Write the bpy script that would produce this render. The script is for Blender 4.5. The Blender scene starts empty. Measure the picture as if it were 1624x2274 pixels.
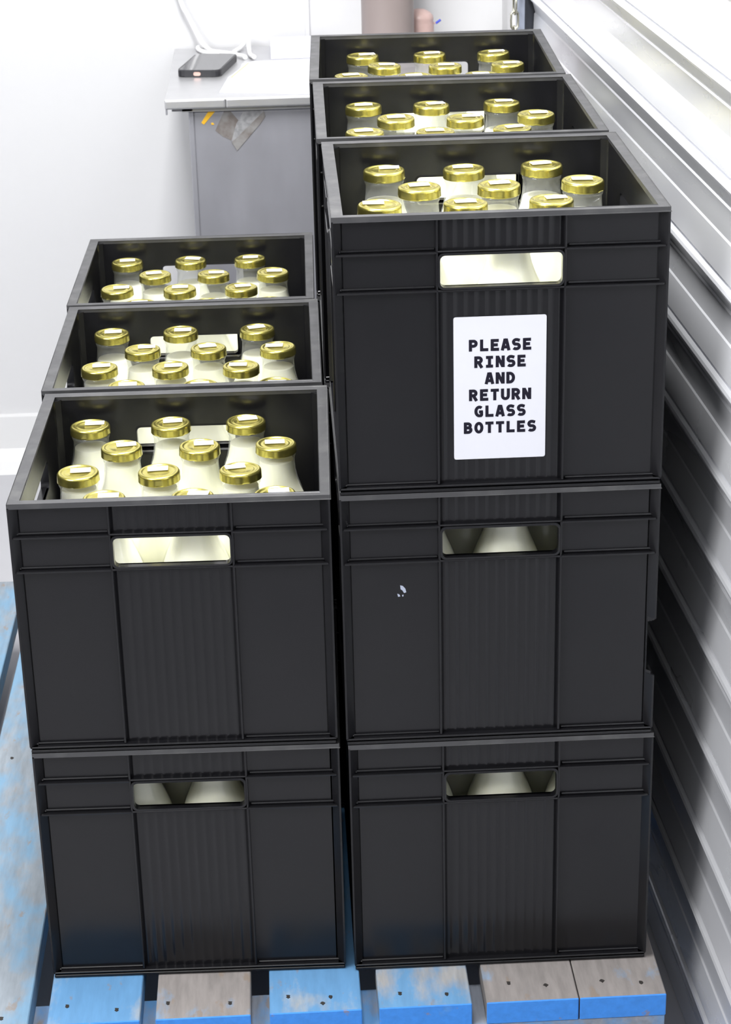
import bpy, bmesh, math, random
from mathutils import Vector, Matrix
random.seed(7)
S = bpy.context.scene
COL = S.collection
PI = math.pi
# ---------------------------------------------------------------- camera
cd = bpy.data.cameras.new('camera'); cam = bpy.data.objects.new('camera', cd); COL.objects.link(cam)
S.camera = cam
cd.sensor_fit = 'VERTICAL'; cd.sensor_height = 24.0; cd.sensor_width = 24.0*1624/2274
cd.lens = 24.0*4493.0/2274
YAW, PIT, ROL = 0.042, 0.397, -0.0247
CP = Vector((-0.0591, -2.1053, 1.5038))
F = Vector((math.sin(YAW)*math.cos(PIT), math.cos(YAW)*math.cos(PIT), -math.sin(PIT)))
R = Vector((math.cos(YAW), -math.sin(YAW), 0)); U = R.cross(F)
R2 = math.cos(ROL)*R + math.sin(ROL)*U; U2 = -math.sin(ROL)*R + math.cos(ROL)*U
m = Matrix((R2, U2, -F)).transposed().to_4x4(); m.translation = CP
cam.matrix_world = m
cd.clip_start = 0.05; cd.clip_end = 50
cd.dof.use_dof = True; cd.dof.focus_distance = 2.45; cd.dof.aperture_fstop = 13
# ---------------------------------------------------------------- light / exposure
S.view_settings.view_transform = 'Standard'; S.view_settings.look = 'None'
S.view_settings.exposure = 0.78; S.view_settings.gamma = 1; S.view_settings.use_curve_mapping = False
W_ = bpy.data.worlds.new('world'); S.world = W_; W_.use_nodes = True
W_.node_tree.nodes['Background'].inputs[0].default_value = (0.93, 0.95, 1, 1)
W_.node_tree.nodes['Background'].inputs[1].default_value = 0.38
def area(name, loc, sx, sy, power, aim, col=(1, 1, 1)):
    l = bpy.data.lights.new(name, 'AREA'); l.shape = 'RECTANGLE'; l.size = sx; l.size_y = sy; l.energy = power; l.color = col
    o = bpy.data.objects.new(name, l); COL.objects.link(o); o.location = loc
    o.rotation_euler = (Vector(aim)-Vector(loc)).to_track_quat('-Z', 'Y').to_euler()
    return o
area('ceiling_and_fill_light', (-0.15, 0.35, 2.55), 0.4, 1.3, 56, (-0.15, 0.35, 0))
area('ceiling_and_fill_light', (-1.7, -1.3, 2.2), 1.3, 0.9, 44, (0.45, -0.3, 0.4))  # added side fill that brightens the roller door, not a ceiling panel
area('ceiling_and_fill_light', (-0.4, -2.0, 2.55), 1.3, 0.35, 5, (-0.3, -0.8, 0))
# ---------------------------------------------------------------- materials
def mat(name, col=(0.8, 0.8, 0.8), rough=0.5, metal=0.0, spec=0.5, noise=None, bump=None, rn=None, stretch=(1, 1, 1)):
    m = bpy.data.materials.new(name); m.use_nodes = True; t = m.node_tree; b = t.nodes['Principled BSDF']
    b.inputs['Base Color'].default_value = (*col, 1); b.inputs['Roughness'].default_value = rough
    b.inputs['Metallic'].default_value = metal; b.inputs['Specular IOR Level'].default_value = spec
    tc = t.nodes.new('ShaderNodeTexCoord'); mp = t.nodes.new('ShaderNodeMapping'); mp.inputs['Scale'].default_value = stretch
    t.links.new(tc.outputs['Object'], mp.inputs['Vector'])
    def nz(scale, detail=4):
        n = t.nodes.new('ShaderNodeTexNoise'); n.inputs['Scale'].default_value = scale; n.inputs['Detail'].default_value = detail
        t.links.new(mp.outputs[0], n.inputs['Vector']); return n
    if noise:
        sc, c2, lo, hi = noise
        n = nz(sc); r = t.nodes.new('ShaderNodeMapRange'); r.inputs[1].default_value = lo; r.inputs[2].default_value = hi
        t.links.new(n.outputs['Fac'], r.inputs[0])
        x = t.nodes.new('ShaderNodeMix'); x.data_type = 'RGBA'; x.inputs[6].default_value = (*col, 1); x.inputs[7].default_value = (*c2, 1)
        t.links.new(r.outputs[0], x.inputs[0]); t.links.new(x.outputs[2], b.inputs['Base Color'])
    if rn:
        sc, lo, hi = rn; n = nz(sc); r = t.nodes.new('ShaderNodeMapRange'); r.inputs[1].default_value = .3; r.inputs[2].default_value = .7
        r.inputs[3].default_value = lo; r.inputs[4].default_value = hi
        t.links.new(n.outputs['Fac'], r.inputs[0]); t.links.new(r.outputs[0], b.inputs['Roughness'])
    if bump:
        sc, st, dist = bump; n = nz(sc, 3); bp = t.nodes.new('ShaderNodeBump'); bp.inputs['Strength'].default_value = st; bp.inputs['Distance'].default_value = dist
        t.links.new(n.outputs['Fac'], bp.inputs['Height']); t.links.new(bp.outputs[0], b.inputs['Normal'])
    return m
M = {}
M['wall'] = mat('white wall panel', (0.60, 0.60, 0.605), 0.5, noise=(1.5, (0.58, 0.58, 0.59), .3, .8))
M['floor'] = mat('pale epoxy floor', (0.40, 0.40, 0.42), 0.35, noise=(3, (0.37, 0.37, 0.39), .4, .7), rn=(4, .3, .5))
M['coving'] = mat('white coving', (0.62, 0.62, 0.62), 0.3)
M['plastic'] = mat('black moulded plastic', (0.0065, 0.0065, 0.0078), 0.24, spec=0.34, noise=(9, (0.0085, 0.0085, 0.0095), .3, .9), rn=(8, .19, .26), bump=(500, .03, .0004))
M['rim'] = mat('black plastic rim with painted light', (0.035, 0.035, 0.037), 0.36, spec=0.7, noise=(35, (0.055, 0.055, 0.055), .5, .7), rn=(30, .35, .55), bump=(200, .2, .0006))  # same plastic, lightened: light reflected off the rim tops is put into the colour
M['gold'] = mat('gold lacquered cap', (0.64, 0.57, 0.15), 0.25, metal=0.95)
M['paper'] = mat('white paper', (0.62, 0.625, 0.67), 0.6)
M['ink'] = mat('dark ink', (0.010, 0.009, 0.018), 0.7, spec=0.15)
M['milk'] = mat('cream milk', (0.88, 0.87, 0.70), 0.35)
mb = M['milk'].node_tree.nodes['Principled BSDF']
mb.inputs['Subsurface Weight'].default_value = 0.3; mb.inputs['Subsurface Radius'].default_value = (1, .95, .7); mb.inputs['Subsurface Scale'].default_value = 0.03
M['steel'] = mat('brushed stainless steel', (0.36, 0.36, 0.395), 0.4, metal=0.5, noise=(6, (0.31, 0.31, 0.335), .4, .7), rn=(20, .3, .45), stretch=(1, 1, .3))
M['steeltop'] = mat('stainless worktop', (0.54, 0.54, 0.55), 0.36, metal=0.7, rn=(12, .28, .42))
M['door'] = mat('galvanised shutter slats', (0.88, 0.89, 0.92), 0.25, metal=0.58, noise=(7, (0.78, 0.79, 0.83), .3, .9), rn=(8, .24, .31), stretch=(1, .18, 1))
M['dark'] = mat('dark seal strip', (0.018, 0.02, 0.026), 0.4)
M['channel'] = mat('blue grey channel', (0.42, 0.46, 0.56), 0.4, metal=0.3)
M['chain'] = mat('plated chain', (0.5, 0.49, 0.40), 0.25, metal=0.9)
M['pipe'] = mat('grey brown pipe', (0.235, 0.195, 0.185), 0.4)
M['bead'] = mat('pink soap plastic', (0.50, 0.35, 0.32), 0.4, noise=(30, (0.56, 0.40, 0.37), .4, .7))
M['blue'] = mat('blue plastic', (0.03, 0.06, 0.5), 0.35)
M['cable'] = mat('white cable', (0.8, 0.8, 0.8), 0.35)
M['case'] = mat('black phone case', (0.012, 0.012, 0.015), 0.4)
M['screen'] = mat('phone glass', (0.02, 0.02, 0.025), 0.04, spec=1.0)
M['port'] = mat('rose port', (0.55, 0.35, 0.30), 0.3, metal=0.5)
M['yellow'] = mat('yellow tape', (0.75, 0.42, 0.02), 0.5)
M['residue'] = mat('torn label residue', (0.21, 0.205, 0.20), 0.6, noise=(45, (0.12, 0.10, 0.09), .35, .65), stretch=(1, 1, 1))
M['residue2'] = mat('label stripes', (0.27, 0.27, 0.275), 0.5, noise=(120, (0.19, 0.19, 0.195), .4, .6))
M['orange'] = mat('orange margin', (0.85, 0.55, 0.25), 0.6)
M['nail'] = mat('rusted nail', (0.02, 0.017, 0.015), 0.7)
M['lavender'] = mat('lavender white paper', (0.66, 0.66, 0.78), 0.6)
# clear bottle glass, lightly frosted with condensation at the neck
g = bpy.data.materials.new('bottle glass'); g.use_nodes = True; t = g.node_tree; t.nodes.clear(); L_ = t.links
o_ = t.nodes.new('ShaderNodeOutputMaterial'); tr = t.nodes.new('ShaderNodeBsdfTransparent'); tr.inputs[0].default_value = (.995, 1, .998, 1)
gl = t.nodes.new('ShaderNodeBsdfGlossy'); gl.inputs['Roughness'].default_value = .05
tl = t.nodes.new('ShaderNodeBsdfTranslucent'); tl.inputs[0].default_value = (.93, .95, .95, 1)
d2 = t.nodes.new('ShaderNodeBsdfDiffuse'); d2.inputs[0].default_value = (.93, .95, .95, 1)
m0 = t.nodes.new('ShaderNodeMixShader'); m1 = t.nodes.new('ShaderNodeMixShader'); m2 = t.nodes.new('ShaderNodeMixShader')
m0.inputs[0].default_value = .5; L_.new(tl.outputs[0], m0.inputs[1]); L_.new(d2.outputs[0], m0.inputs[2])
tc = t.nodes.new('ShaderNodeTexCoord'); sx = t.nodes.new('ShaderNodeSeparateXYZ'); L_.new(tc.outputs['Object'], sx.inputs[0])
hr = t.nodes.new('ShaderNodeMapRange'); hr.inputs[1].default_value = .225; hr.inputs[2].default_value = .250; hr.inputs[3].default_value = 0.0; hr.inputs[4].default_value = .17
L_.new(sx.outputs['Z'], hr.inputs[0]); L_.new(hr.outputs[0], m1.inputs[0])
L_.new(tr.outputs[0], m1.inputs[1]); L_.new(m0.outputs[0], m1.inputs[2])
lw = t.nodes.new('ShaderNodeLayerWeight'); lw.inputs[0].default_value = .25
fm = t.nodes.new('ShaderNodeMapRange'); fm.inputs[3].default_value = .02; fm.inputs[4].default_value = .22; L_.new(lw.outputs['Facing'], fm.inputs[0])
L_.new(fm.outputs[0], m2.inputs[0]); L_.new(m1.outputs[0], m2.inputs[1]); L_.new(gl.outputs[0], m2.inputs[2])
L_.new(m2.outputs[0], o_.inputs[0]); M['glass'] = g
# weathered painted wood: grey timber showing through worn blue paint
def wood_mat(name, blue, worn, cover, seed):
    m = bpy.data.materials.new(name); m.use_nodes = True; t = m.node_tree; b = t.nodes['Principled BSDF']; L = t.links
    tc = t.nodes.new('ShaderNodeTexCoord'); mp = t.nodes.new('ShaderNodeMapping'); mp.inputs['Location'].default_value = (seed*3.1, seed*1.7, 0)
    mp.inputs['Scale'].default_value = (1, .16, 1); L.new(tc.outputs['Object'], mp.inputs[0])
    mp2 = t.nodes.new('ShaderNodeMapping'); mp2.inputs['Location'].default_value = (seed*5.1, seed*2.7, 1); mp2.inputs['Scale'].default_value = (1, .45, 1)
    L.new(tc.outputs['Object'], mp2.inputs[0])
    gr = t.nodes.new('ShaderNodeTexNoise'); gr.inputs['Scale'].default_value = 130; gr.inputs['Detail'].default_value = 5; L.new(mp.outputs[0], gr.inputs['Vector'])
    pa = t.nodes.new('ShaderNodeTexNoise'); pa.inputs['Scale'].default_value = 13; pa.inputs['Detail'].default_value = 9; pa.inputs['Roughness'].default_value = .62; L.new(mp2.outputs[0], pa.inputs['Vector'])
    sp = t.nodes.new('ShaderNodeTexNoise'); sp.inputs['Scale'].default_value = 55; sp.inputs['Detail'].default_value = 6; L.new(mp2.outputs[0], sp.inputs['Vector'])
    w = t.nodes.new('ShaderNodeMix'); w.data_type = 'RGBA'; w.inputs[6].default_value = (*[c*.6 for c in worn], 1); w.inputs[7].default_value = (*[min(1, c*1.35) for c in worn], 1); L.new(gr.outputs['Fac'], w.inputs[0])
    bl = t.nodes.new('ShaderNodeMix'); bl.data_type = 'RGBA'; bl.inputs[6].default_value = (*[c*.8 for c in blue], 1); bl.inputs[7].default_value = (*[min(1, c*1.15) for c in blue], 1); L.new(gr.outputs['Fac'], bl.inputs[0])
    r = t.nodes.new('ShaderNodeMapRange'); r.inputs[1].default_value = cover-.07; r.inputs[2].default_value = cover+.07; L.new(pa.outputs['Fac'], r.inputs[0])
    x = t.nodes.new('ShaderNodeMix'); x.data_type = 'RGBA'; L.new(r.outputs[0], x.inputs[0]); L.new(bl.outputs[2], x.inputs[6]); L.new(w.outputs[2], x.inputs[7])
    r2 = t.nodes.new('ShaderNodeMapRange'); r2.inputs[1].default_value = .64; r2.inputs[2].default_value = .70; r2.inputs[4].default_value = .7; L.new(sp.outputs['Fac'], r2.inputs[0])
    y = t.nodes.new('ShaderNodeMix'); y.data_type = 'RGBA'; L.new(r2.outputs[0], y.inputs[0]); L.new(x.outputs[2], y.inputs[6]); y.inputs[7].default_value = (.22, .17, .13, 1)
    L.new(y.outputs[2], b.inputs['Base Color']); b.inputs['Roughness'].default_value = .68
    bp = t.nodes.new('ShaderNodeBump'); bp.inputs['Strength'].default_value = .5; bp.inputs['Distance'].default_value = .0012; L.new(gr.outputs['Fac'], bp.inputs['Height']); L.new(bp.outputs[0], b.inputs['Normal'])
    return m
GW = (.20, .18, .165)
M['woodA'] = wood_mat('worn pale blue board', (.15, .27, .39), (.21, .24, .27), .50, 1)
M['woodB'] = wood_mat('sky blue board', (.10, .25, .45), (.30, .33, .35), .60, 2)
M['woodG'] = wood_mat('bare grey board', (.16, .32, .52), (.23, .21, .20), .40, 3)
M['woodC'] = wood_mat('sky blue board scuffed', (.11, .26, .45), (.30, .30, .30), .56, 5)
M['woodE'] = wood_mat('deep blue board end', (.035, .22, .66), (.10, .25, .5), .72, 4)
M['woodL'] = wood_mat('grey cross board', (.10, .26, .50), (.22, .24, .28), .5, 6)
# ---------------------------------------------------------------- helpers
def new(name, bm, m, parent=None, smooth=False, loc=(0, 0, 0)):
    me = bpy.data.meshes.new(name)
    bmesh.ops.recalc_face_normals(bm, faces=bm.faces[:])
    bm.to_mesh(me); bm.free()
    if smooth:
        for f in me.polygons: f.use_smooth = True
    for mm in (m if isinstance(m, (list, tuple)) else [m]): me.materials.append(mm)
    o = bpy.data.objects.new(name, me); COL.objects.link(o); o.location = loc
    if parent: o.parent = parent
    return o
def empty(name, loc=(0, 0, 0), rz=0):
    o = bpy.data.objects.new(name, None); COL.objects.link(o); o.location = loc; o.rotation_euler = (0, 0, rz); o.empty_display_size = .05
    return o
def tag(o, label, cat, group=None):
    o['label'] = label; o['category'] = cat
    if group: o['group'] = group
    return o
def struct(name, bm, m, **k):
    o = new(name, bm, m, **k); o['kind'] = 'structure'; return o
def box(bm, x0, x1, y0, y1, z0, z1, T=None, bev=0.0, seg=1):
    if x0 > x1: x0, x1 = x1, x0
    if y0 > y1: y0, y1 = y1, y0
    if z0 > z1: z0, z1 = z1, z0
    vs = [bm.verts.new((x, y, z)) for x in (x0, x1) for y in (y0, y1) for z in (z0, z1)]
    idx = [(0, 1, 3, 2), (4, 6, 7, 5), (0, 4, 5, 1), (2, 3, 7, 6), (0, 2, 6, 4), (1, 5, 7, 3)]
    fs = [bm.faces.new([vs[i] for i in q]) for q in idx]
    allv = vs
    if bev > 0:
        es = list({e for f in fs for e in f.edges})
        r = bmesh.ops.bevel(bm, geom=es, offset=bev, segments=seg, affect='EDGES', profile=.5)
        allv = list({v for f in r['faces'] for v in f.verts} | {v for v in vs if v.is_valid})
    if T:
        for v in allv: v.co = T(*v.co)
    return allv
def prism(bm, pts, z0, z1, T=None):
    a = [bm.verts.new((x, y, z0)) for x, y in pts]; b = [bm.verts.new((x, y, z1)) for x, y in pts]; n = len(pts)
    bm.faces.new(a); bm.faces.new(b[::-1])
    for i in range(n): bm.faces.new((a[i], a[(i+1) % n], b[(i+1) % n], b[i]))
    if T:
        for v in a+b: v.co = T(*v.co)
    return a+b
def lathe(bm, prof, n=32, c=(0, 0), close=False):
    rings = []
    for r, z in prof:
        if r < 1e-6: rings.append([bm.verts.new((c[0], c[1], z))])
        else: rings.append([bm.verts.new((c[0]+r*math.cos(2*PI*i/n), c[1]+r*math.sin(2*PI*i/n), z)) for i in range(n)])
    for A, B in zip(rings, rings[1:]):
        if len(A) == 1 and len(B) == 1: continue
        for i in range(n):
            j = (i+1) % n
            if len(A) == 1: bm.faces.new((A[0], B[i], B[j]))
            elif len(B) == 1: bm.faces.new((A[i], A[j], B[0]))
            else: bm.faces.new((A[i], A[j], B[j], B[i]))
    return rings
def tube(bm, pts, r, n=10, cyc=False):
    pts = [Vector(p) for p in pts]; N = len(pts); rings = []
    up = Vector((0, 0, 1))
    for i, p in enumerate(pts):
        a = pts[(i-1) % N] if (cyc or i > 0) else p; b = pts[(i+1) % N] if (cyc or i < N-1) else p
        d = (b-a).normalized()
        if i == 0:
            s = d.cross(up); s = s.normalized() if s.length > 1e-3 else d.cross(Vector((1, 0, 0))).normalized()
        else:
            s = (s-d*s.dot(d)).normalized()
        q = d.cross(s)
        rings.append([bm.verts.new(p+r*(math.cos(2*PI*k/n)*s+math.sin(2*PI*k/n)*q)) for k in range(n)])
    for i in range(N if cyc else N-1):
        A, B = rings[i], rings[(i+1) % N]
        for k in range(n): bm.faces.new((A[k], A[(k+1) % n], B[(k+1) % n], B[k]))
    if not cyc: bm.faces.new(rings[0][::-1]); bm.faces.new(rings[-1])
def catmull(P, k=8):
    P = [Vector(p) for p in P]; out = []
    for i in range(len(P)-1):
        a, b, c, d = P[max(i-1, 0)], P[i], P[i+1], P[min(i+2, len(P)-1)]
        for j in range(k):
            t = j/k; out.append(.5*((2*b)+(c-a)*t+(2*a-5*b+4*c-d)*t*t+(3*b-a-3*c+d)*t**3))
    return out+[P[-1]]
def rrect(x0, x1, z0, z1, r, n=5):
    out = []
    for cx, cz, a0 in ((x1-r, z1-r, 0), (x0+r, z1-r, PI/2), (x0+r, z0+r, PI), (x1-r, z0+r, 1.5*PI)):
        for i in range(n+1):
            a = a0+PI/2*i/n; out.append((cx+r*math.cos(a), cz+r*math.sin(a)))
    return out
def auto(o, ang=35):
    for f in o.data.polygons: f.use_smooth = True
    o.data.set_sharp_from_angle(angle=math.radians(ang)) if hasattr(o.data, 'set_sharp_from_angle') else None
    return o
# ---------------------------------------------------------------- room
FZ = -0.15
bm = bmesh.new(); box(bm, -3.2, 1.2, -4.5, 2.3, FZ-.1, FZ); struct('floor', bm, M['floor'])
bm = bmesh.new(); box(bm, -3.2, 0.62, 2.2, 2.3, FZ, 2.7); struct('wall_back', bm, M['wall'])
bm = bmesh.new(); box(bm, -3.3, -3.2, -4.5, 2.3, FZ, 2.7); struct('wall_left', bm, M['wall'])
bm = bmesh.new(); box(bm, 0.435, 0.62, 1.56, 2.2, FZ, 2.7); struct('wall_right', bm, M['wall'])
bm = bmesh.new(); box(bm, -3.2, 0.62, -4.5, 2.3, 2.7, 2.8); struct('ceiling', bm, M['wall'])
bm = bmesh.new()   # coved skirting
prof = [(2.2, FZ), (2.135, FZ), (2.140, FZ+.008), (2.165, FZ+.02), (2.182, FZ+.045), (2.187, FZ+.118), (2.2, FZ+.121)]
a = [bm.verts.new((-3.2, y, z)) for y, z in prof]; b = [bm.verts.new((0.43, y, z)) for y, z in prof]
for i in range(len(prof)): bm.faces.new((a[i], a[(i+1) % len(prof)], b[(i+1) % len(prof)], b[i]))
bm.faces.new(a); bm.faces.new(b)
struct('baseboard_back', bm, M['coving'])
bm = bmesh.new(); box(bm, 0.020, 0.030, 2.194, 2.2, FZ+.13, 2.7, bev=.001); struct('trim_1', bm, M['wall'])
# roller shutter door
DX0, DK = 0.45, -0.028
seams = [1.082+.113*k for k in range(11, 0, -1)] + [1.082, .9785, .862, .753, .644, .537, .417, .291, .1665, .05, -.065, FZ]
def slat(zt, zb):
    h = zt-zb
    P = [(0, -.002), (.012, -.003), (.02, .006), (.04, .0115), (.065, .015), (.095, .0165), (.125, .0155), (.15, .012), (.168, .0075), (.178, .006), (.36, .0005), (.378, .0022), (.66, .0035), (.678, .0052), (.990, .0125), (1.0, .0115)]
    return [(zt-u*h, o) for u, o in P]
bm = bmesh.new(); prof = []
for zt, zb in zip(seams, seams[1:]): prof += slat(zt, zb)
Ys = [-3.2, 1.465]
front = [[bm.verts.new((DX0+DK*y-o, y, z)) for z, o in prof] for y in Ys]
back = [[bm.verts.new((DX0+DK*y+.02, y, z)) for z, o in (prof[0], prof[-1])] for y in Ys]
for i in range(len(prof)-1): bm.faces.new((front[0][i], front[0][i+1], front[1][i+1], front[1][i]))
bm.faces.new((back[0][0], back[1][0], back[1][1], back[0][1]))
bm.faces.new((front[0][0], front[1][0], back[1][0], back[0][0])); bm.faces.new((front[0][-1], back[0][1], back[1][1], front[1][-1]))
door = auto(struct('door_1', bm, M['door']), 12)
gx = DX0+DK*1.49
bm = bmesh.new(); box(bm, gx-.016, gx+.05, 1.47, 1.555, FZ, 2.4, bev=.002); new('door_guide', bm, M['dark'], door)
bm = bmesh.new(); box(bm, gx-.030, gx-.016, 1.475, 1.555, FZ, 2.4, bev=.001); new('guide_channel', bm, M['channel'], door)
bm = bmesh.new(); box(bm, gx-.038, gx-.030, 1.48, 1.555, FZ, 2.4, bev=.001); new('guide_trim', bm, M['wall'], door)
bm = bmesh.new(); box(bm, .36, .53, -3.2, 1.555, 2.32, 2.7); struct('wall_lintel', bm, M['wall']).name = 'wall_right_upper'
# ---------------------------------------------------------------- pallet
pal = empty('wooden_pallet', (0, 0, FZ))
tag(pal, 'worn blue-painted timber pallet under the two stacks of black crates', 'pallet')
PF, PB = -.078, 1.225
def board(x0, x1, m, nails=()):
    bm = bmesh.new(); box(bm, x0, x1, PF, PB, -.0315-FZ, 0-FZ, bev=.0012)
    for f in bm.faces:
        if f.normal.y < -.8 or f.calc_center_median().y < PF+.001: f.material_index = 1
    bm.faces.ensure_lookup_table()
    o = new('deck_board', bm, [m, M['woodE']], pal)
    for nx, ny in nails:
        b2 = bmesh.new(); pts = [(nx+(.0026+.0009*math.sin(3*k+nx*90))*math.cos(k*PI/4), ny+(.0034+.0008*math.cos(2*k))*math.sin(k*PI/4)) for k in range(8)]
        prism(b2, pts, -FZ-.004, -FZ+.0006); new('nail', b2, M['nail'], o)
    return o
board(.273, .379, M['woodG'], [(.305, -.045), (.352, -.052)])
board(.159, .2715, M['woodG'], [(.19, -.04), (.235, -.048)])
board(.028, .141, M['woodC'], [(.055, -.05), (.112, -.056)])
board(-.105, .007, M['woodB'], [(-.082, -.045), (-.03, -.05), (-.04, -.062)])
board(-.243, -.128, M['woodG'], [(-.229, -.046), (-.153, -.052)])
board(-.374, -.262, M['woodB'], [(-.352, -.042), (-.291, -.054)])
board(-.513, -.397, M['woodA'], [(-.430, -.060), (-.487, .58), (-.425, .56)])
board(-.650, -.535, M['woodA'], [(-.56, .6), (-.62, .6)])
board(-.780, -.668, M['woodA'])
for y0 in (PF+.001, .52, PB-.085):
    bm = bmesh.new(); box(bm, -.78, .378, y0, y0+.082, -.052-FZ, -.0316-FZ, bev=.001); new('cross_board', bm, M['woodL'], pal)
    for bx in (-.78, -.25, .28):
        bm = bmesh.new(); box(bm, bx, bx+.098, y0, y0+.082, -.132-FZ, -.0521-FZ, bev=.0015); new('block', bm, M['woodE'], pal)
for bx in (-.78, -.25, .28):
    bm = bmesh.new(); box(bm, bx, bx+.098, PF, PB, 0, -.1321-FZ, bev=.001); new('bottom_board', bm, M['woodL'], pal)
# ---------------------------------------------------------------- crate
CW, CD, CH = .3648, .3766, .3195
WI = .0092; WT = .0026           # wall inset and thickness
def sides():
    W, D = CW, CD
    return [(W, lambda u, w, z: (u-W/2, w-D/2, z)), (D, lambda u, w, z: (W/2-w, u-D/2, z)),
            (W, lambda u, w, z: (W/2-u, D/2-w, z)), (D, lambda u, w, z: (w-W/2, D/2-u, z))]
HX0, HX1, HZ0, HZ1 = .313, .688, .2385, .2742
def frac(L): return HX0*L, HX1*L
def build_crate_parts(notch=False, scuff=False):
    parts = []   # (name, mesh)
    bm = bmesh.new()
    for L, T in sides():
        h0, h1 = frac(L)
        outer = [(WI, .004), (L-WI, .004), (L-WI, CH-.002), (WI, CH-.002)]
        inner = rrect(h0+.002, h1-.0015, HZ0, HZ1, .006)
        def loop(pts):
            v = [bm.verts.new((x, WI, z)) for x, z in pts]; return v, [bm.edges.new((v[i], v[(i+1) % len(v)])) for i in range(len(v))]
        vo, eo = loop(outer); vi, ei = loop(inner)
        r = bmesh.ops.triangle_fill(bm, edges=eo+ei, use_beauty=True)
        fs = [x for x in r['geom'] if isinstance(x, bmesh.types.BMFace)]
        e = bmesh.ops.extrude_face_region(bm, geom=fs); nv = [x for x in e['geom'] if isinstance(x, bmesh.types.BMVert)]
        for v in nv: v.co.y += WT
        for v in vo+vi+nv: v.co = T(*v.co)
    q = WI
    box(bm, -CW/2+q, CW/2-q, -CD/2+q, CD/2-q, .0045, .0075)
    # inner corner fillets
    for sx in (-1, 1):
        for sy in (-1, 1):
            x, y = sx*(CW/2-WI-WT), sy*(CD/2-WI-WT)
            prism(bm, [(x+sx*.001, y+sy*.001), (x-sx*.010, y+sy*.001), (x-sx*.0085, y-sy*.002), (x-sx*.002, y-sy*.0085), (x+sx*.001, y-sy*.010)], .008, CH-.004)
    # base flange
    for L, T in sides():
        box(bm, .0015, L-.0015, .0012, .013, .0002, .0042, T, .0008)
        box(bm, .0005, L-.0005, .0004, .010, .0062, .0088, T, .0008)
    parts.append(('body', bm, 'plastic'))
    bm = bmesh.new()
    for L, T in sides():
        vs = [(0, 0), (L, 0), (L-.0122, .0122), (.0122, .0122)]
        prism(bm, [(x, y) for x, y in vs], CH-.0042, CH, T)
    bmesh.ops.remove_doubles(bm, verts=bm.verts, dist=.0001)
    es = [e for e in bm.edges if abs(e.verts[0].co.z-e.verts[1].co.z) < 1e-5 and len(e.link_faces) == 2 and abs(e.link_faces[0].normal.dot(e.link_faces[1].normal)) < .2]
    bmesh.ops.bevel(bm, geom=es, offset=.0011, segments=2, affect='EDGES', profile=.5)
    parts.append(('rim', bm, 'rim'))
    for k, (L, T) in enumerate(sides()):
        h0, h1 = frac(L)
        # hole sleeve
        bm = bmesh.new()
        o = rrect(h0-.0006, h1+.0006, HZ0-.0026, HZ1+.0026, .0072); i = rrect(h0+.0022, h1-.0018, HZ0, HZ1, .0058); n = len(o)
        rings = [[bm.verts.new((x, w, z)) for x, z in P] for P, w in ((o, WI+WT), (o, .0022), (i, .0016), (i, WI+WT+.0006))]
        for A, B in zip(rings, rings[1:]+rings[:1]):
            for j in range(n): bm.faces.new((A[j], A[(j+1) % n], B[(j+1) % n], B[j]))
        for v in bm.verts: v.co = T(*v.co)
        parts.append(('handle_frame', bm, 'plastic'))
        # corrugated centre panel, above and below the hole
        bm = bmesh.new(); f0, f1 = h0-.001, h1+.001; N = 12*8
        for z0, z1 in ((.0085, .2335), (.2795, CH-.0035)):
            rows = []
            for z in (z0, z1):
                rows.append([bm.verts.new((f0+(f1-f0)*j/N, WI-.0002-.0011*(.5-.5*math.cos(2*PI*12*j/N))**2.2, z)) for j in range(N+1)])
            for j in range(N): bm.faces.new((rows[0][j], rows[0][j+1], rows[1][j+1], rows[1][j]))
        for v in bm.verts: v.co = T(*v.co)
        parts.append(('corrugated_panel', bm, 'plastic', True))
        # ledges and vertical ribs
        bm = bmesh.new()
        for a0, a1 in ((.004, h0-.0015), (h1+.0015, L-.004)):
            for z in (.2777, .2350):
                # tray-like ledge: tapering fin with rounded end
                box(bm, a0, a1, .0006, WI+.001, z-.0012, z+.0012, T, .0009, 2)
                box(bm, a0+.003, a1-.001, WI-.0022, WI+.001, z+.0010, z+.0042, T, .0012)
            box(bm, a0+.003, a1-.001, WI-.0022, WI+.001, .0086, .0112, T, .001)
        box(bm, h0-.001, h1+.001, .0020, WI+.001, .2772, .2795, T, .0008)
        box(bm, h0-.001, h1+.001, .0020, WI+.001, .2332, .2356, T, .0008)
        for x in (h0-.0012, h1+.0014):
            box(bm, x-.0013, x+.0013, .0024, WI+.001, .009, CH-.004, T, .0009, 2)
        parts.append(('rib_grid', bm, 'plastic'))
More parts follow.
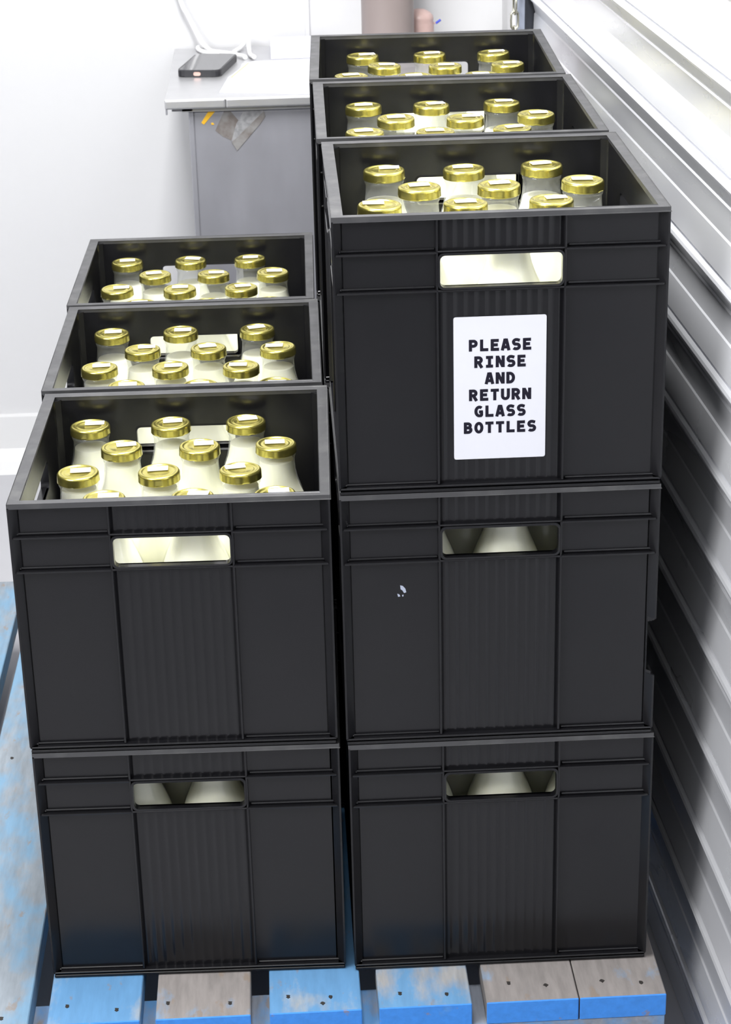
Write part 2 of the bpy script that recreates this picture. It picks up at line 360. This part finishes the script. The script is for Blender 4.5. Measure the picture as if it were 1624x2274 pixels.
    for ci, (sx, sy) in enumerate(((-1, -1), (1, -1), (1, 1), (-1, 1))):
        bm = bmesh.new(); X, Y = sx*CW/2, sy*CD/2
        P = [(X, Y), (X-sx*.0022, Y), (X-sx*.0100, Y-sy*.0088), (X-sx*.0118, Y-sy*.0112), (X-sx*.0112, Y-sy*.0118), (X-sx*.0088, Y-sy*.0100), (X, Y-sy*.0022)]
        segs = [(.009, CH-.004)]
        if notch and ci == 1: segs = [(.009, .078), (.1515, CH-.004)]
        for z0, z1 in segs: prism(bm, P, z0, z1)
        if notch and ci == 1:
            P2 = [(X-sx*.0093, Y-sy*.0080), (X-sx*.0100, Y-sy*.0088), (X-sx*.0118, Y-sy*.0112), (X-sx*.0112, Y-sy*.0118), (X-sx*.0088, Y-sy*.0100), (X-sx*.0084, Y-sy*.0090)]
            prism(bm, P2, .078, .1515)
            # torn tapering edge
            
            for k in range(6):
                t = k/6; q = .0095*(1-math.sqrt(1-(1-t)**2))+.0005
                prism(bm, [(X-sx*(.0005+.009*(1-t)**2), Y-sy*(.0005+.009*(1-t)**2)), (X-sx*.0100, Y-sy*.0088), (X-sx*.0088, Y-sy*.0100)], .1435+.0085*t, .1435+.0085*(t+1/6))
            prism(bm, [(X-sx*.004, Y-sy*.003), (X-sx*.0100, Y-sy*.0088), (X-sx*.0088, Y-sy*.0100)], .078, .082)
        parts.append(('corner_post', bm, 'plastic'))
    out = []
    for q in parts:
        nm, bm, mt = q[:3]
        bmesh.ops.recalc_face_normals(bm, faces=bm.faces[:])
        me = bpy.data.meshes.new(nm); bm.to_mesh(me); bm.free(); me.materials.append(M[mt])
        if len(q) > 3:
            for f in me.polygons: f.use_smooth = True
        out.append((nm, me))
    return out
PARTS = build_crate_parts(); PARTS_N = build_crate_parts(notch=True)
CR = {'R1': (0, 0, -.007), 'R2': (-.0039, .3905, -.0178), 'R3': (-.0026, .7825, -.0358),
      'L1': (-.3748, .0149, -.0254), 'L2': (-.3722, .401, -.0165), 'L3': (-.3715, .7831, -.022)}
def frame(c):
    x, y, a = CR[c]; ca, sa = math.cos(a), math.sin(a)
    return lambda u, v: (x+u*ca-v*sa, y+u*sa+v*ca)
crates = {}
def crate(c, lvl, label, dx=0, da=0, parts=None):
    x, y = frame(c)(CW/2, CD/2)
    e = empty('plastic_crate', (x+dx, y, .32*lvl+.0004), CR[c][2]+da)
    tag(e, label, 'crate', 'black plastic milk crates')
    for nm, me in (parts or PARTS):
        o = bpy.data.objects.new(nm, me); COL.objects.link(o); o.parent = e
    crates[c, lvl] = e
    return e
crate('R1', 2, 'black crate with the white rinse-and-return sign, top of the front right stack')
crate('R1', 1, 'black crate directly beneath the signed crate, its right corner edge broken away', parts=PARTS_N)
crate('R1', 0, 'black crate on the blue pallet, bottom of the front right stack', dx=.002)
crate('R2', 2, 'open black crate of bottles just behind the signed crate')
crate('R2', 1, 'black crate, middle of the three-high stack directly behind the signed stack')
crate('R2', 0, 'black crate on the pallet, bottom of the second three-high stack')
crate('R3', 2, 'open black crate of bottles topmost and furthest back on the right, near the pipe')
crate('R3', 1, 'black crate, middle of the furthest three-high stack on the right')
crate('R3', 0, 'black crate on the pallet, bottom of the furthest three-high stack')
crate('L1', 1, 'open black crate of twelve bottles, top of the nearest left stack')
crate('L1', 0, 'black crate on the blue pallet, bottom of the nearest left stack', dx=.0015)
crate('L2', 1, 'open black crate of bottles, middle of the three open left crates')
crate('L2', 0, 'black crate on the pallet under the middle open left crate')
crate('L3', 1, 'open black crate of bottles, furthest back on the left by the steel bench')
crate('L3', 0, 'black crate on the pallet under the furthest left open crate')
# scuffs on middle front crate
e = crates['R1', 1]
for pts in ([(.0675, .2030), (.0705, .2022), (.0735, .1985), (.0745, .1940), (.0720, .1930), (.0700, .1965), (.0680, .1980)], [(.0640, .1925), (.0665, .1915), (.0675, .1890), (.0650, .1885)], [(.0695, .1905), (.0712, .1912), (.0712, .1890), (.0700, .1885)]):
    bm = bmesh.new(); vs = [bm.verts.new((x-CW/2, w-CD/2, z)) for w in (WI-.0003, WI+.0005) for x, z in pts]; n = len(pts)
    bm.faces.new(vs[:n]); bm.faces.new(vs[n:][::-1])
    for i in range(n): bm.faces.new((vs[i], vs[(i+1) % n], vs[n+(i+1) % n], vs[n+i]))
    new('paint_scuff', bm, M['channel'], e)['label'] = 'small pale scrape'
# sticker and lettering
e = crates['R1', 2]
SY = .0072
bm = bmesh.new(); P = rrect(.1308, .2332, .0365, .2030, .0025); n = len(P)
vs = [bm.verts.new((x-CW/2, w-CD/2, z)) for w in (SY, SY+.0006) for x, z in P]
bm.faces.new(vs[:n]); bm.faces.new(vs[n:][::-1])
for i in range(n): bm.faces.new((vs[i], vs[(i+1) % n], vs[n+(i+1) % n], vs[n+i]))
st = new('sticker', bm, M['paper'], e); st['label'] = 'white rectangular sticker with dark capital lettering'
def arc(cx, cy, rx, ry, a0, a1, n=10): return [(cx+rx*math.cos(math.radians(a0+(a1-a0)*i/n)), cy+ry*math.sin(math.radians(a0+(a1-a0)*i/n))) for i in range(n+1)]
# strokes in a cell 0..1 wide (letters 0..0.86 wide), 0..1.2 high, centre lines
w_ = .158
TB, MB, BB = 1.055, .60, .145      # centre heights of the top, middle and bottom bars
GL = {
 'P': [[(.16, 0), (.16, 1.2)], [(.05, TB), (.46, TB)]+arc(.46, .80, .255, .255, 90, -90)+[(.10, .545)]],
 'L': [[(.20, 1.2), (.20, 0)], [(.10, BB), (.86, BB)]],
 'E': [[(.19, 1.2), (.19, 0)], [(.10, TB), (.83, TB)], [(.10, .61), (.74, .61)], [(.10, BB), (.86, BB)]],
 'A': [[(.12, 0), (.40, 1.2)], [(.50, 1.2), (.78, 0)], [(.24, .36), (.66, .36)], [(.36, 1.08), (.54, 1.08)]],
 'S': [[(.79, .985)]+arc(.47, .83, .27, .245, 62, 90, 3)+arc(.44, .83, .27, .245, 90, 245, 12)+[(.45, .61)]+arc(.47, .375, .27, .245, 65, -90, 12)+arc(.42, .385, .32, .255, -90, -140, 5)],
 'R': [[(.16, 0), (.16, 1.2)], [(.05, TB), (.44, TB)]+arc(.44, .81, .25, .245, 90, -90)+[(.10, .565)], [(.42, .58), (.76, 0)]],
 'I': [[(.45, 1.2), (.45, 0)], [(.10, TB), (.80, TB)], [(.10, BB), (.80, BB)]],
 'N': [[(.16, 0), (.16, 1.2)], [(.74, 0), (.74, 1.2)], [(.19, 1.14), (.71, .06)]],
 'D': [[(.16, 0), (.16, 1.2)], [(.06, TB), (.34, TB)]+arc(.34, .60, .37, .455, 90, -90, 14)+[(.06, BB)]],
 'T': [[(.45, 1.1), (.45, 0)], [(.04, TB), (.86, TB)]],
 'U': [[(.16, 1.2), (.16, .44)]+arc(.45, .44, .29, .305, 180, 360, 12)+[(.74, 1.2)]],
 'G': [arc(.50, .60, .34, .46, 50, 270, 16)+[(.66, .16), (.72, .24), (.72, .58)], [(.46, .56), (.86, .56)]],
 'B': [[(.16, 0), (.16, 1.2)], [(.06, TB), (.42, TB)]+arc(.42, .845, .23, .21, 90, -90)+[(.10, .635)], [(.10, .625), (.42, .625)]+arc(.44, .385, .27, .24, 90, -90)+[(.06, BB)]],
 'O': [arc(.45, .60, .30, .46, 0, 360, 28)]}
bm = bmesh.new()
def stroke(pts, T):
    V = [Vector(p) for p in pts]
    V = [V[0]]+[b for a, b in zip(V, V[1:]) if (a-b).length > .02]; closed = (V[0]-V[-1]).length < 1e-4
    if closed: V = V[:-1]
    n = len(V); L = []
    for i in range(n):
        a = V[i-1] if (i > 0 or closed) else None; b = V[(i+1) % n] if (i < n-1 or closed) else None
        d1 = (V[i]-a).normalized() if a is not None else None; d2 = (b-V[i]).normalized() if b is not None else None
        d1 = d1 or d2; d2 = d2 or d1
        n1 = Vector((-d1.y, d1.x)); n2 = Vector((-d2.y, d2.x)); mm = (n1+n2)
        mm = mm.normalized() if mm.length > 1e-4 else n1
        k = w_/max(.6, mm.dot(n1)); L.append((V[i]+mm*k, V[i]-mm*k))
    ring = [[bm.verts.new(T(q.x, q.y)) for q in pr] for pr in L]
    for i in range(n if closed else n-1):
        A, B = ring[i], ring[(i+1) % n]; bm.faces.new((A[0], B[0], B[1], A[1]))
ADV = .01185; SC = .01345/1.2
for li, word in enumerate(['PLEASE', 'RINSE', 'AND', 'RETURN', 'GLASS', 'BOTTLES']):
    zb = .1633-li*.01925; xc = .1823; x0 = xc-ADV*len(word)/2
    for ci, ch in enumerate(word):
        ox = x0+ADV*ci+(ADV-.9*SC)/2
        for si, s in enumerate(GL[ch]): stroke(s, lambda a, b, ox=ox, zb=zb, si=si: (ox+a*SC-CW/2, SY-.00012-.00004*si-CD/2, zb+b*SC))
new('lettering', bm, M['ink'], st)['label'] = 'dark capitals reading PLEASE RINSE AND RETURN GLASS BOTTLES'
# ---------------------------------------------------------------- milk bottles
BH = .2895        # bottle height with cap
prof_d = [(.0020, .0205), (.0115, .0222), (.0125, .0236), (.0150, .0241), (.0170, .0236), (.0182, .0224), (.0260, .0227), (.036, .0236), (.048, .0262), (.060, .0306), (.072, .0358), (.084, .0402), (.096, .0434), (.108, .0452), (.122, .0460), (.270, .0460), (.283, .0445), (.2885, .040)]
def mesh_of(name, bm, m, smooth=True, ang=None):
    bmesh.ops.recalc_face_normals(bm, faces=bm.faces[:])
    me = bpy.data.meshes.new(name); bm.to_mesh(me); bm.free(); me.materials.append(m)
    for f in me.polygons: f.use_smooth = smooth
    if ang: me.set_sharp_from_angle(angle=math.radians(ang))
    return me
bm = bmesh.new(); lathe(bm, [(r, BH-d) for d, r in prof_d]+[(0, .001)], 40); GLASS = mesh_of('glass_body', bm, M['glass'])
def rad(d):
    for (d0, r0), (d1, r1) in zip(prof_d, prof_d[1:]):
        if d0 <= d <= d1: return r0+(r1-r0)*(d-d0)/(d1-d0)
    return .04
def milkmesh(level):
    ds = [level]+[level+.004*k for k in range(1, 30) if level+.004*k < .13]+[.27, .282, .286]
    bm = bmesh.new(); lathe(bm, [(0, BH-level), (rad(level)-.0035, BH-level-.0001)]+[(rad(max(d, .02))-.0016, BH-d-(.0008 if d == level else 0)) for d in ds]+[(0, .0035)], 36)
    return mesh_of('milk', bm, M['milk'], ang=60)
MILK = {k: milkmesh(v) for k, v in (('hi', .021), ('mid', .029), ('lo', .038))}
def capmesh():
    bm = bmesh.new(); n = 48
    pr = [(.0236, -.0116), (.0250, -.0120), (.0257, -.0113), (.0255, -.0098), (.0253, -.0040), (.0251, -.0022), (.0243, -.0008), (.0230, -.0001), (.0216, -.0001), (.0205, -.0006), (.0198, -.0013), (.0172, -.0014), (.0160, -.0009), (.0148, -.0009), (.0138, -.0015), (0, -.0013)]
    rings = lathe(bm, pr, n)
    for ri in (0, 1, 2):     # twist-off lugs
        for i, v in enumerate(rings[ri]):
            a = i/n*4 % 1.0
            if .42 < a < .58: v.co.x *= .988; v.co.y *= .988; v.co.z += .0005
    return mesh_of('cap', bm, M['gold'], ang=50)
CAP = capmesh()
bm = bmesh.new(); box(bm, -.0122, .0122, -.0064, .0064, -.0007, .0001); LAB = mesh_of('date_label', bm, M['paper'], False)
def bottle(u, v, c, lvl, label, level='mid', group='gold-capped milk bottles'):
    x, y = frame(c)(u, v)
    e = empty('milk_bottle', (x, y, .32*lvl+.0080), random.uniform(0, 6.28)); tag(e, label, 'bottle', group)
    rz = e.rotation_euler.z
    for nm, me in (('glass_body', GLASS), ('milk', MILK[level])):
        o = bpy.data.objects.new(nm, me); COL.objects.link(o); o.parent = e
    cp = bpy.data.objects.new('cap', CAP); COL.objects.link(cp); cp.parent = e; cp.location.z = BH
    cp.rotation_euler = (random.gauss(0, .012), random.gauss(0, .012), 0)
    lb = bpy.data.objects.new('date_label', LAB); COL.objects.link(lb); lb.parent = cp
    dx, dy = random.gauss(.0015, .0035), random.gauss(.006, .0012)
    a = -rz; lb.location = (dx*math.cos(a)-dy*math.sin(a), dx*math.sin(a)+dy*math.cos(a), .0002)
    lb.rotation_euler.z = a+random.gauss(.05, .10)
    return e
POS = {
 'L1': [(.0619, .3301), (.164, .3253), (.2602, .3226), (.1063, .2357), (.204, .2309), (.2986, .2337), (.0656, .1543), (.1632, .1493), (.2588, .1501), (.1004, .0744), (.2031, .0729), (.3001, .0677)],
 'L2': [(.0689, .3337), (.1666, .3309), (.2787, .3267), (.1064, .2412), (.202, .2356), (.2995, .2355), (.0657, .163), (.1631, .1563), (.2599, .1505), (.1008, .0869), (.2003, .0809), (.3022, .0755)],
 'L3': [(.0686, .3422), (.1675, .3291), (.2648, .3251), (.1056, .2414), (.2011, .2315), (.2968, .2397), (.0594, .1648), (.1581, .1512), (.2514, .1509), (.0996, .0896), (.2026, .0793), (.2937, .0756)],
 'R1': [(.0732, .3195), (.1698, .3115), (.2682, .3211), (.1073, .2215), (.2019, .2215), (.3013, .2388), (.0622, .1501), (.1602, .142), (.2561, .1444), (.098, .064), (.196, .063), (.3, .066)],
 'R2': [(.0683, .3221), (.1627, .3118), (.262, .3139), (.1077, .2258), (.2, .2147), (.2992, .2321), (.0672, .1504), (.163, .1337), (.2589, .1447), (.104, .062), (.201, .060), (.3, .062)],
 'R3': [(.0798, .3341), (.1850, .3206), (.2850, .3251), (.1092, .223), (.2017, .2085), (.2998, .2191), (.0639, .1576), (.1596, .1375), (.2567, .135), (.104, .060), (.201, .060), (.3, .060)]}
CN = {'L1': 'the nearest left crate', 'L2': 'the middle left crate', 'L3': 'the furthest left crate', 'R1': 'the crate with the sign', 'R2': 'the crate behind the signed one', 'R3': 'the furthest right crate'}
RN = ['back row', 'second row', 'third row', 'front row']; KN = ['left', 'middle', 'right']
def relax(P, it=80, d=.0932):
    P = [list(q) for q in P]; O = [tuple(q) for q in P]; lo = WI+WT+.047; 
    for k in range(it):
        for i in range(len(P)):
            P[i][0] += .03*(O[i][0]-P[i][0]); P[i][1] += .03*(O[i][1]-P[i][1])
        for _ in range(3):
            for i in range(len(P)):
                for j in range(i):
                    dx, dy = P[i][0]-P[j][0], P[i][1]-P[j][1]; l = math.hypot(dx, dy)
                    if l < d:
                        s = (d-l)/2/l; P[i][0] += dx*s; P[i][1] += dy*s; P[j][0] -= dx*s; P[j][1] -= dy*s
            for q in P:
                q[0] = min(max(q[0], lo), CW-lo); q[1] = min(max(q[1], lo), CD-lo)
    return P
for c, P in POS.items():
    lvl = 2 if c[0] == 'R' else 1
    for i, (u, v) in enumerate(relax(P)):
        level = ('mid' if c == 'L1' else 'lo') if i < 3 else random.choice({'L1': ['hi', 'hi'], 'L2': ['mid', 'hi'], 'L3': ['mid', 'lo']}.get(c, ['lo', 'mid']))
        bottle(u, v, c, lvl, 'gold-capped milk bottle, %s of the %s in %s' % (KN[i % 3], RN[i//3], CN[c]), level)
def lower(c, lvl, off, where):
    P = relax([(x+off, y) for x, y in ((.1, .063), (.198, .063), (.296, .063), (.062, .146), (.16, .146), (.258, .146))])
    for i, (u, v) in enumerate(P):
        bottle(u, v, c, lvl, 'milk bottle, %s of the %s inside %s' % (KN[i % 3], ('front row', 'row behind the front')[i//3], where), 'mid')
lower('R1', 1, -.003, 'the crate below the signed one')
lower('R1', 0, -.009, 'the bottom right crate')
lower('L1', 0, .016, 'the bottom left crate')
# ---------------------------------------------------------------- steel bench and what is on it
BX0, BX1, BY0, BY1, BZ = -.254, .40, 1.642, 2.185, .770
bench = empty('steel_bench', (0, 1.9, FZ)); tag(bench, 'stainless steel bench against the white wall behind the left crates', 'bench')
def bn(name, bm, m, smooth=False):
    for v in bm.verts: v.co -= Vector((0, 1.9, FZ))
    return new(name, bm, m, bench)
bm = bmesh.new(); box(bm, BX0, BX1, BY0, BY1, BZ-.004, BZ, bev=.001)
box(bm, BX0, BX0+.112, BY0-.001, BY0+.006, BZ-.018, BZ-.0005, bev=.003, seg=3); box(bm, BX0+.1128, BX1, BY0-.001, BY0+.006, BZ-.018, BZ-.0005, bev=.003, seg=3)
box(bm, BX0, BX0+.005, BY0+.004, BY1, BZ-.018, BZ-.001, bev=.001)
bn('top', bm, M['steeltop'])
bm = bmesh.new(); box(bm, BX0+.001, BX0+.004, BY0+.001, BY0+.012, BZ-.028, BZ-.014, bev=.0005)
prism(bm, [(BX0+.012, BY0+.012), (BX0+.05, BY0+.012), (BX0+.05, BY0+.04)], BZ-.024, BZ-.005); bn('bracket', bm, M['steel'])
bm = bmesh.new(); box(bm, BX0+.030, BX1-.03, BY0+.012, BY1-.02, BZ-.026, BZ-.0042, bev=.001); bn('apron', bm, M['steeltop'])
bm = bmesh.new(); box(bm, BX0+.042, BX1-.04, BY0+.020, BY1-.03, FZ, BZ-.0262, bev=.004, seg=2); bn('cabinet_body', bm, M['steel'])
bm = bmesh.new(); box(bm, BX0+.042, BX0+.052, BY0+.0165, BY0+.022, FZ, BZ-.0262, bev=.0015, seg=2); bn('edge_fold', bm, M['steel'])
PY = BY0+.0197
def decal(name, pts, m, th=.0006):
    bm = bmesh.new(); n = len(pts); vs = [bm.verts.new((x, y, z)) for y in (PY-th, PY+.0006) for x, z in pts]
    bm.faces.new(vs[:n]); bm.faces.new(vs[n:][::-1])
    for i in range(n): bm.faces.new((vs[i], vs[(i+1) % n], vs[n+(i+1) % n], vs[n+i]))
    return bn(name, bm, m)
decal('torn_tape', [(-.189, .7222), (-.1744, .7435), (-.162, .7427), (-.1842, .7186)], M['yellow'])['label'] = 'torn yellow tape'
decal('torn_tape', [(-.171, .721), (-.167, .7215), (-.165, .718), (-.170, .7175)], M['yellow'])['label'] = 'torn yellow fragment'
decal('torn_label', [(-.1638, .7065), (-.155, .7245), (-.1452, .7434), (-.135, .7434), (-.118, .722), (-.111, .716), (-.134, .687), (-.150, .695)], M['residue'], .0002)['label'] = 'torn brown-grey label residue'
decal('torn_label', [(-.1345, .6865), (-.131, .6840), (-.072, .7400), (-.074, .7430), (-.108, .7434), (-.124, .7180)], M['residue2'], .0006)['label'] = 'grey striped label residue'
decal('torn_label', [(-.134, .6835), (-.1246, .6675), (-.078, .7185), (-.0696, .7303), (-.072, .7400)], M['residue'], .0010)['label'] = 'grey diagonal label strip'
# smartphone
ph = empty('smartphone', (-.1795, 1.945, BZ+.0004)); tag(ph, 'black smartphone in a dark case lying face up on the steel bench', 'phone')
def rpoly(pts, r, k=4):
    out = []; n = len(pts)
    for i in range(n):
        P = Vector(pts[i]); A = (Vector(pts[i-1])-P).normalized(); B = (Vector(pts[(i+1) % n])-P).normalized()
        p0 = P+A*r; p1 = P+B*r
        for j in range(k+1):
            t = j/k; out.append(tuple((1-t)**2*p0+2*t*(1-t)*P+t*t*p1))
    return out
quad = [(-.0590, -.081), (.0250, -.094), (.0590, .086), (-.0255, .100)]
bm = bmesh.new(); prism(bm, rpoly(quad, .016), 0, .013)
es = [e for e in bm.edges if abs(e.verts[0].co.z-e.verts[1].co.z) < 1e-5]; bmesh.ops.bevel(bm, geom=es, offset=.0022, segments=3, affect='EDGES', profile=.5)
new('case', bm, M['case'], ph)
q2 = [(x*.93, y*.965) for x, y in quad]
bm = bmesh.new(); prism(bm, rpoly(q2, .013), .0126, .0134); new('screen', bm, M['screen'], ph)
bm = bmesh.new(); prism(bm, rrect(-.0265, -.0125, .0028, .0100, .0034), 0, .002)
for v in bm.verts: v.co = (v.co.x, -.0878+(v.co.x+.0195)*-.155-.0008+v.co.z*.0+(.0 if v.co.z > .001 else .0015), v.co.y)
new('charging_port', bm, M['port'], ph)
# papers
def sheet(name, pts, z, th, m, curl=0):
    bm = bmesh.new(); prism(bm, pts, z, z+th); return new(name, bm, m)
s1 = [(-.1527, 1.6945), (.0246, 1.6516), (.12, 1.66), (.10, 2.02), (-.0921, 2.0), (-.113, 1.975), (-.117, 1.90), (-.138, 1.84)]
o = sheet('paper_sheet', s1, BZ+.0003, .0022, M['paper']); tag(o, 'bottom white paper with a crisp front edge beside the smartphone', 'paper', 'papers on the bench')
s2 = [(-.139, 1.8161), (.0276, 1.7551), (.11, 1.76), (.09, 1.99), (-.100, 1.985)]
o = sheet('paper_sheet', s2, BZ+.0027, .0016, M['paper']); tag(o, 'upper white paper with thin orange margin line, lying on the other sheet', 'paper', 'papers on the bench')
bm = bmesh.new(); prism(bm, [(-.134, 1.822), (-.131, 1.821), (-.0975, 1.972), (-.100, 1.973)], BZ+.0042, BZ+.00455)
prism(bm, [(-.134, 1.822), (.02, 1.766), (.02, 1.768), (-.134, 1.825)], BZ+.0042, BZ+.00455)
new('margin_line', bm, M['orange'], o)
bm = bmesh.new()    # folded stack of paper, curved top
N = 10; pr = [(0, .0)]+[(.17*i/N, .017+.010*math.sin(PI*i/N*.9)) for i in range(N+1)]+[(.17, 0)]
A = [bm.verts.new((-.054, 2.025+.145*y/.17, BZ+.0006+z)) for y, z in pr]; B = [bm.verts.new((.07, 2.03+.14*y/.17, BZ+.0006+z)) for y, z in pr]
n = len(pr)
for i in range(n): bm.faces.new((A[i], A[(i+1) % n], B[(i+1) % n], B[i]))
bm.faces.new(A); bm.faces.new(B[::-1])
tag(auto(new('paper_stack', bm, M['lavender'])), 'pale lavender folded stack of paper at the rear of the bench', 'paper')
# cable
C1 = [(-.262, 2.178, .98), (-.2368, 2.178, .8705), (-.2244, 2.176, .8427), (-.212, 2.172, .8160), (-.196, 2.150, .7885), (-.178, 2.120, .7760), (-.155, 2.095, .7755), (-.1334, 2.075, .7755), (-.112, 2.045, .7755), (-.106, 2.030, .7755)]
bm = bmesh.new(); tube(bm, catmull(C1), .0045, 10); tag(auto(new('power_cable', bm, M['cable'])), 'white cable running down the wall onto the steel bench', 'cable', 'white cables on the bench')
C2 = [(-.185, 2.168, .7755), (-.2025, 2.165, .7755), (-.2045, 2.150, .7755), (-.198, 2.122, .7755), (-.180, 2.088, .7755), (-.158, 2.068, .7755)]
C3 = [(-.128, 2.100, .7755), (-.118, 2.135, .7755), (-.108, 2.165, .7800), (-.1025, 2.168, .7900), (-.0995, 2.15, .788), (-.0985, 2.12, .7790), (-.096, 2.06, .7758), (-.088, 2.015, .7785)]
bm = bmesh.new(); tube(bm, catmull(C2), .0045, 10); tag(auto(new('power_cable', bm, M['cable'])), 'white cable loop behind the smartphone, curling left', 'cable', 'white cables on the bench')
bm = bmesh.new(); tube(bm, catmull(C3), .0045, 10); tag(auto(new('power_cable', bm, M['cable'])), 'white cable bending up and over towards the papers', 'cable', 'white cables on the bench')
# pipe
bm = bmesh.new(); lathe(bm, [(.049, BZ+.0005), (.053, BZ+.0005), (.053, 1.95), (.049, 1.95), (.049, BZ+.0005)], 40)
tag(auto(new('drain_pipe', bm, M['pipe'])), 'wide grey-brown vertical pipe in front of the white wall', 'pipe')
bpy.data.objects['drain_pipe'].location = (.1835, 2.02, 0)
# pink bottle
pb = empty('squeeze_bottle', (.252, 2.095, BZ+.0005)); tag(pb, 'pinkish plastic bottle with a blue nozzle tip, half hidden by the pipe', 'bottle')
bm = bmesh.new(); lathe(bm, [(0, 0), (.028, 0), (.0305, .003), (.0305, .050), (.0290, .056), (.0300, .060), (.0285, .067), (.023, .073), (.016, .077), (.012, .079), (0, .0795)], 32)
auto(new('bottle_body', bm, M['bead'], pb), 50)
bm = bmesh.new(); tube(bm, [(.018, 0, .066), (.030, -.002, .050), (.034, -.003, .052)], .0022, 8); new('spout', bm, M['bead'], pb)
bm = bmesh.new(); tube(bm, [(.0345, -.003, .0505), (.0440, -.004, .0575)], .0024, 8); new('nozzle_tip', bm, M['blue'], pb)
# chain
ch = empty('door_chain', (.371, 1.452, .62)); tag(ch, 'plated steel chain hanging beside the roller door guide', 'chain')
bm = bmesh.new(); Lk = []
for i in range(16):
    a = 2*PI*i/16; x = .0066*math.cos(a); z = .0066*math.sin(a)*1.0+(.0085 if math.sin(a) > 0.01 else -.0085 if math.sin(a) < -.01 else 0)
    Lk.append((x, 0, z))
tube(bm, Lk, .0021, 8, cyc=True); LM = mesh_of('link', bm, M['chain'])
for i in range(60):
    o = bpy.data.objects.new('link', LM); COL.objects.link(o); o.parent = ch; o.location = (.0005*math.sin(i*2.1), 0, .0255*i); o.rotation_euler.z = .25+(PI/2 if i % 2 else 0)
bm = bmesh.new(); box(bm, -.012, .012, -.012, .09, 1.53, 1.545, bev=.001); new('hook_bracket', bm, M['steel'], ch)
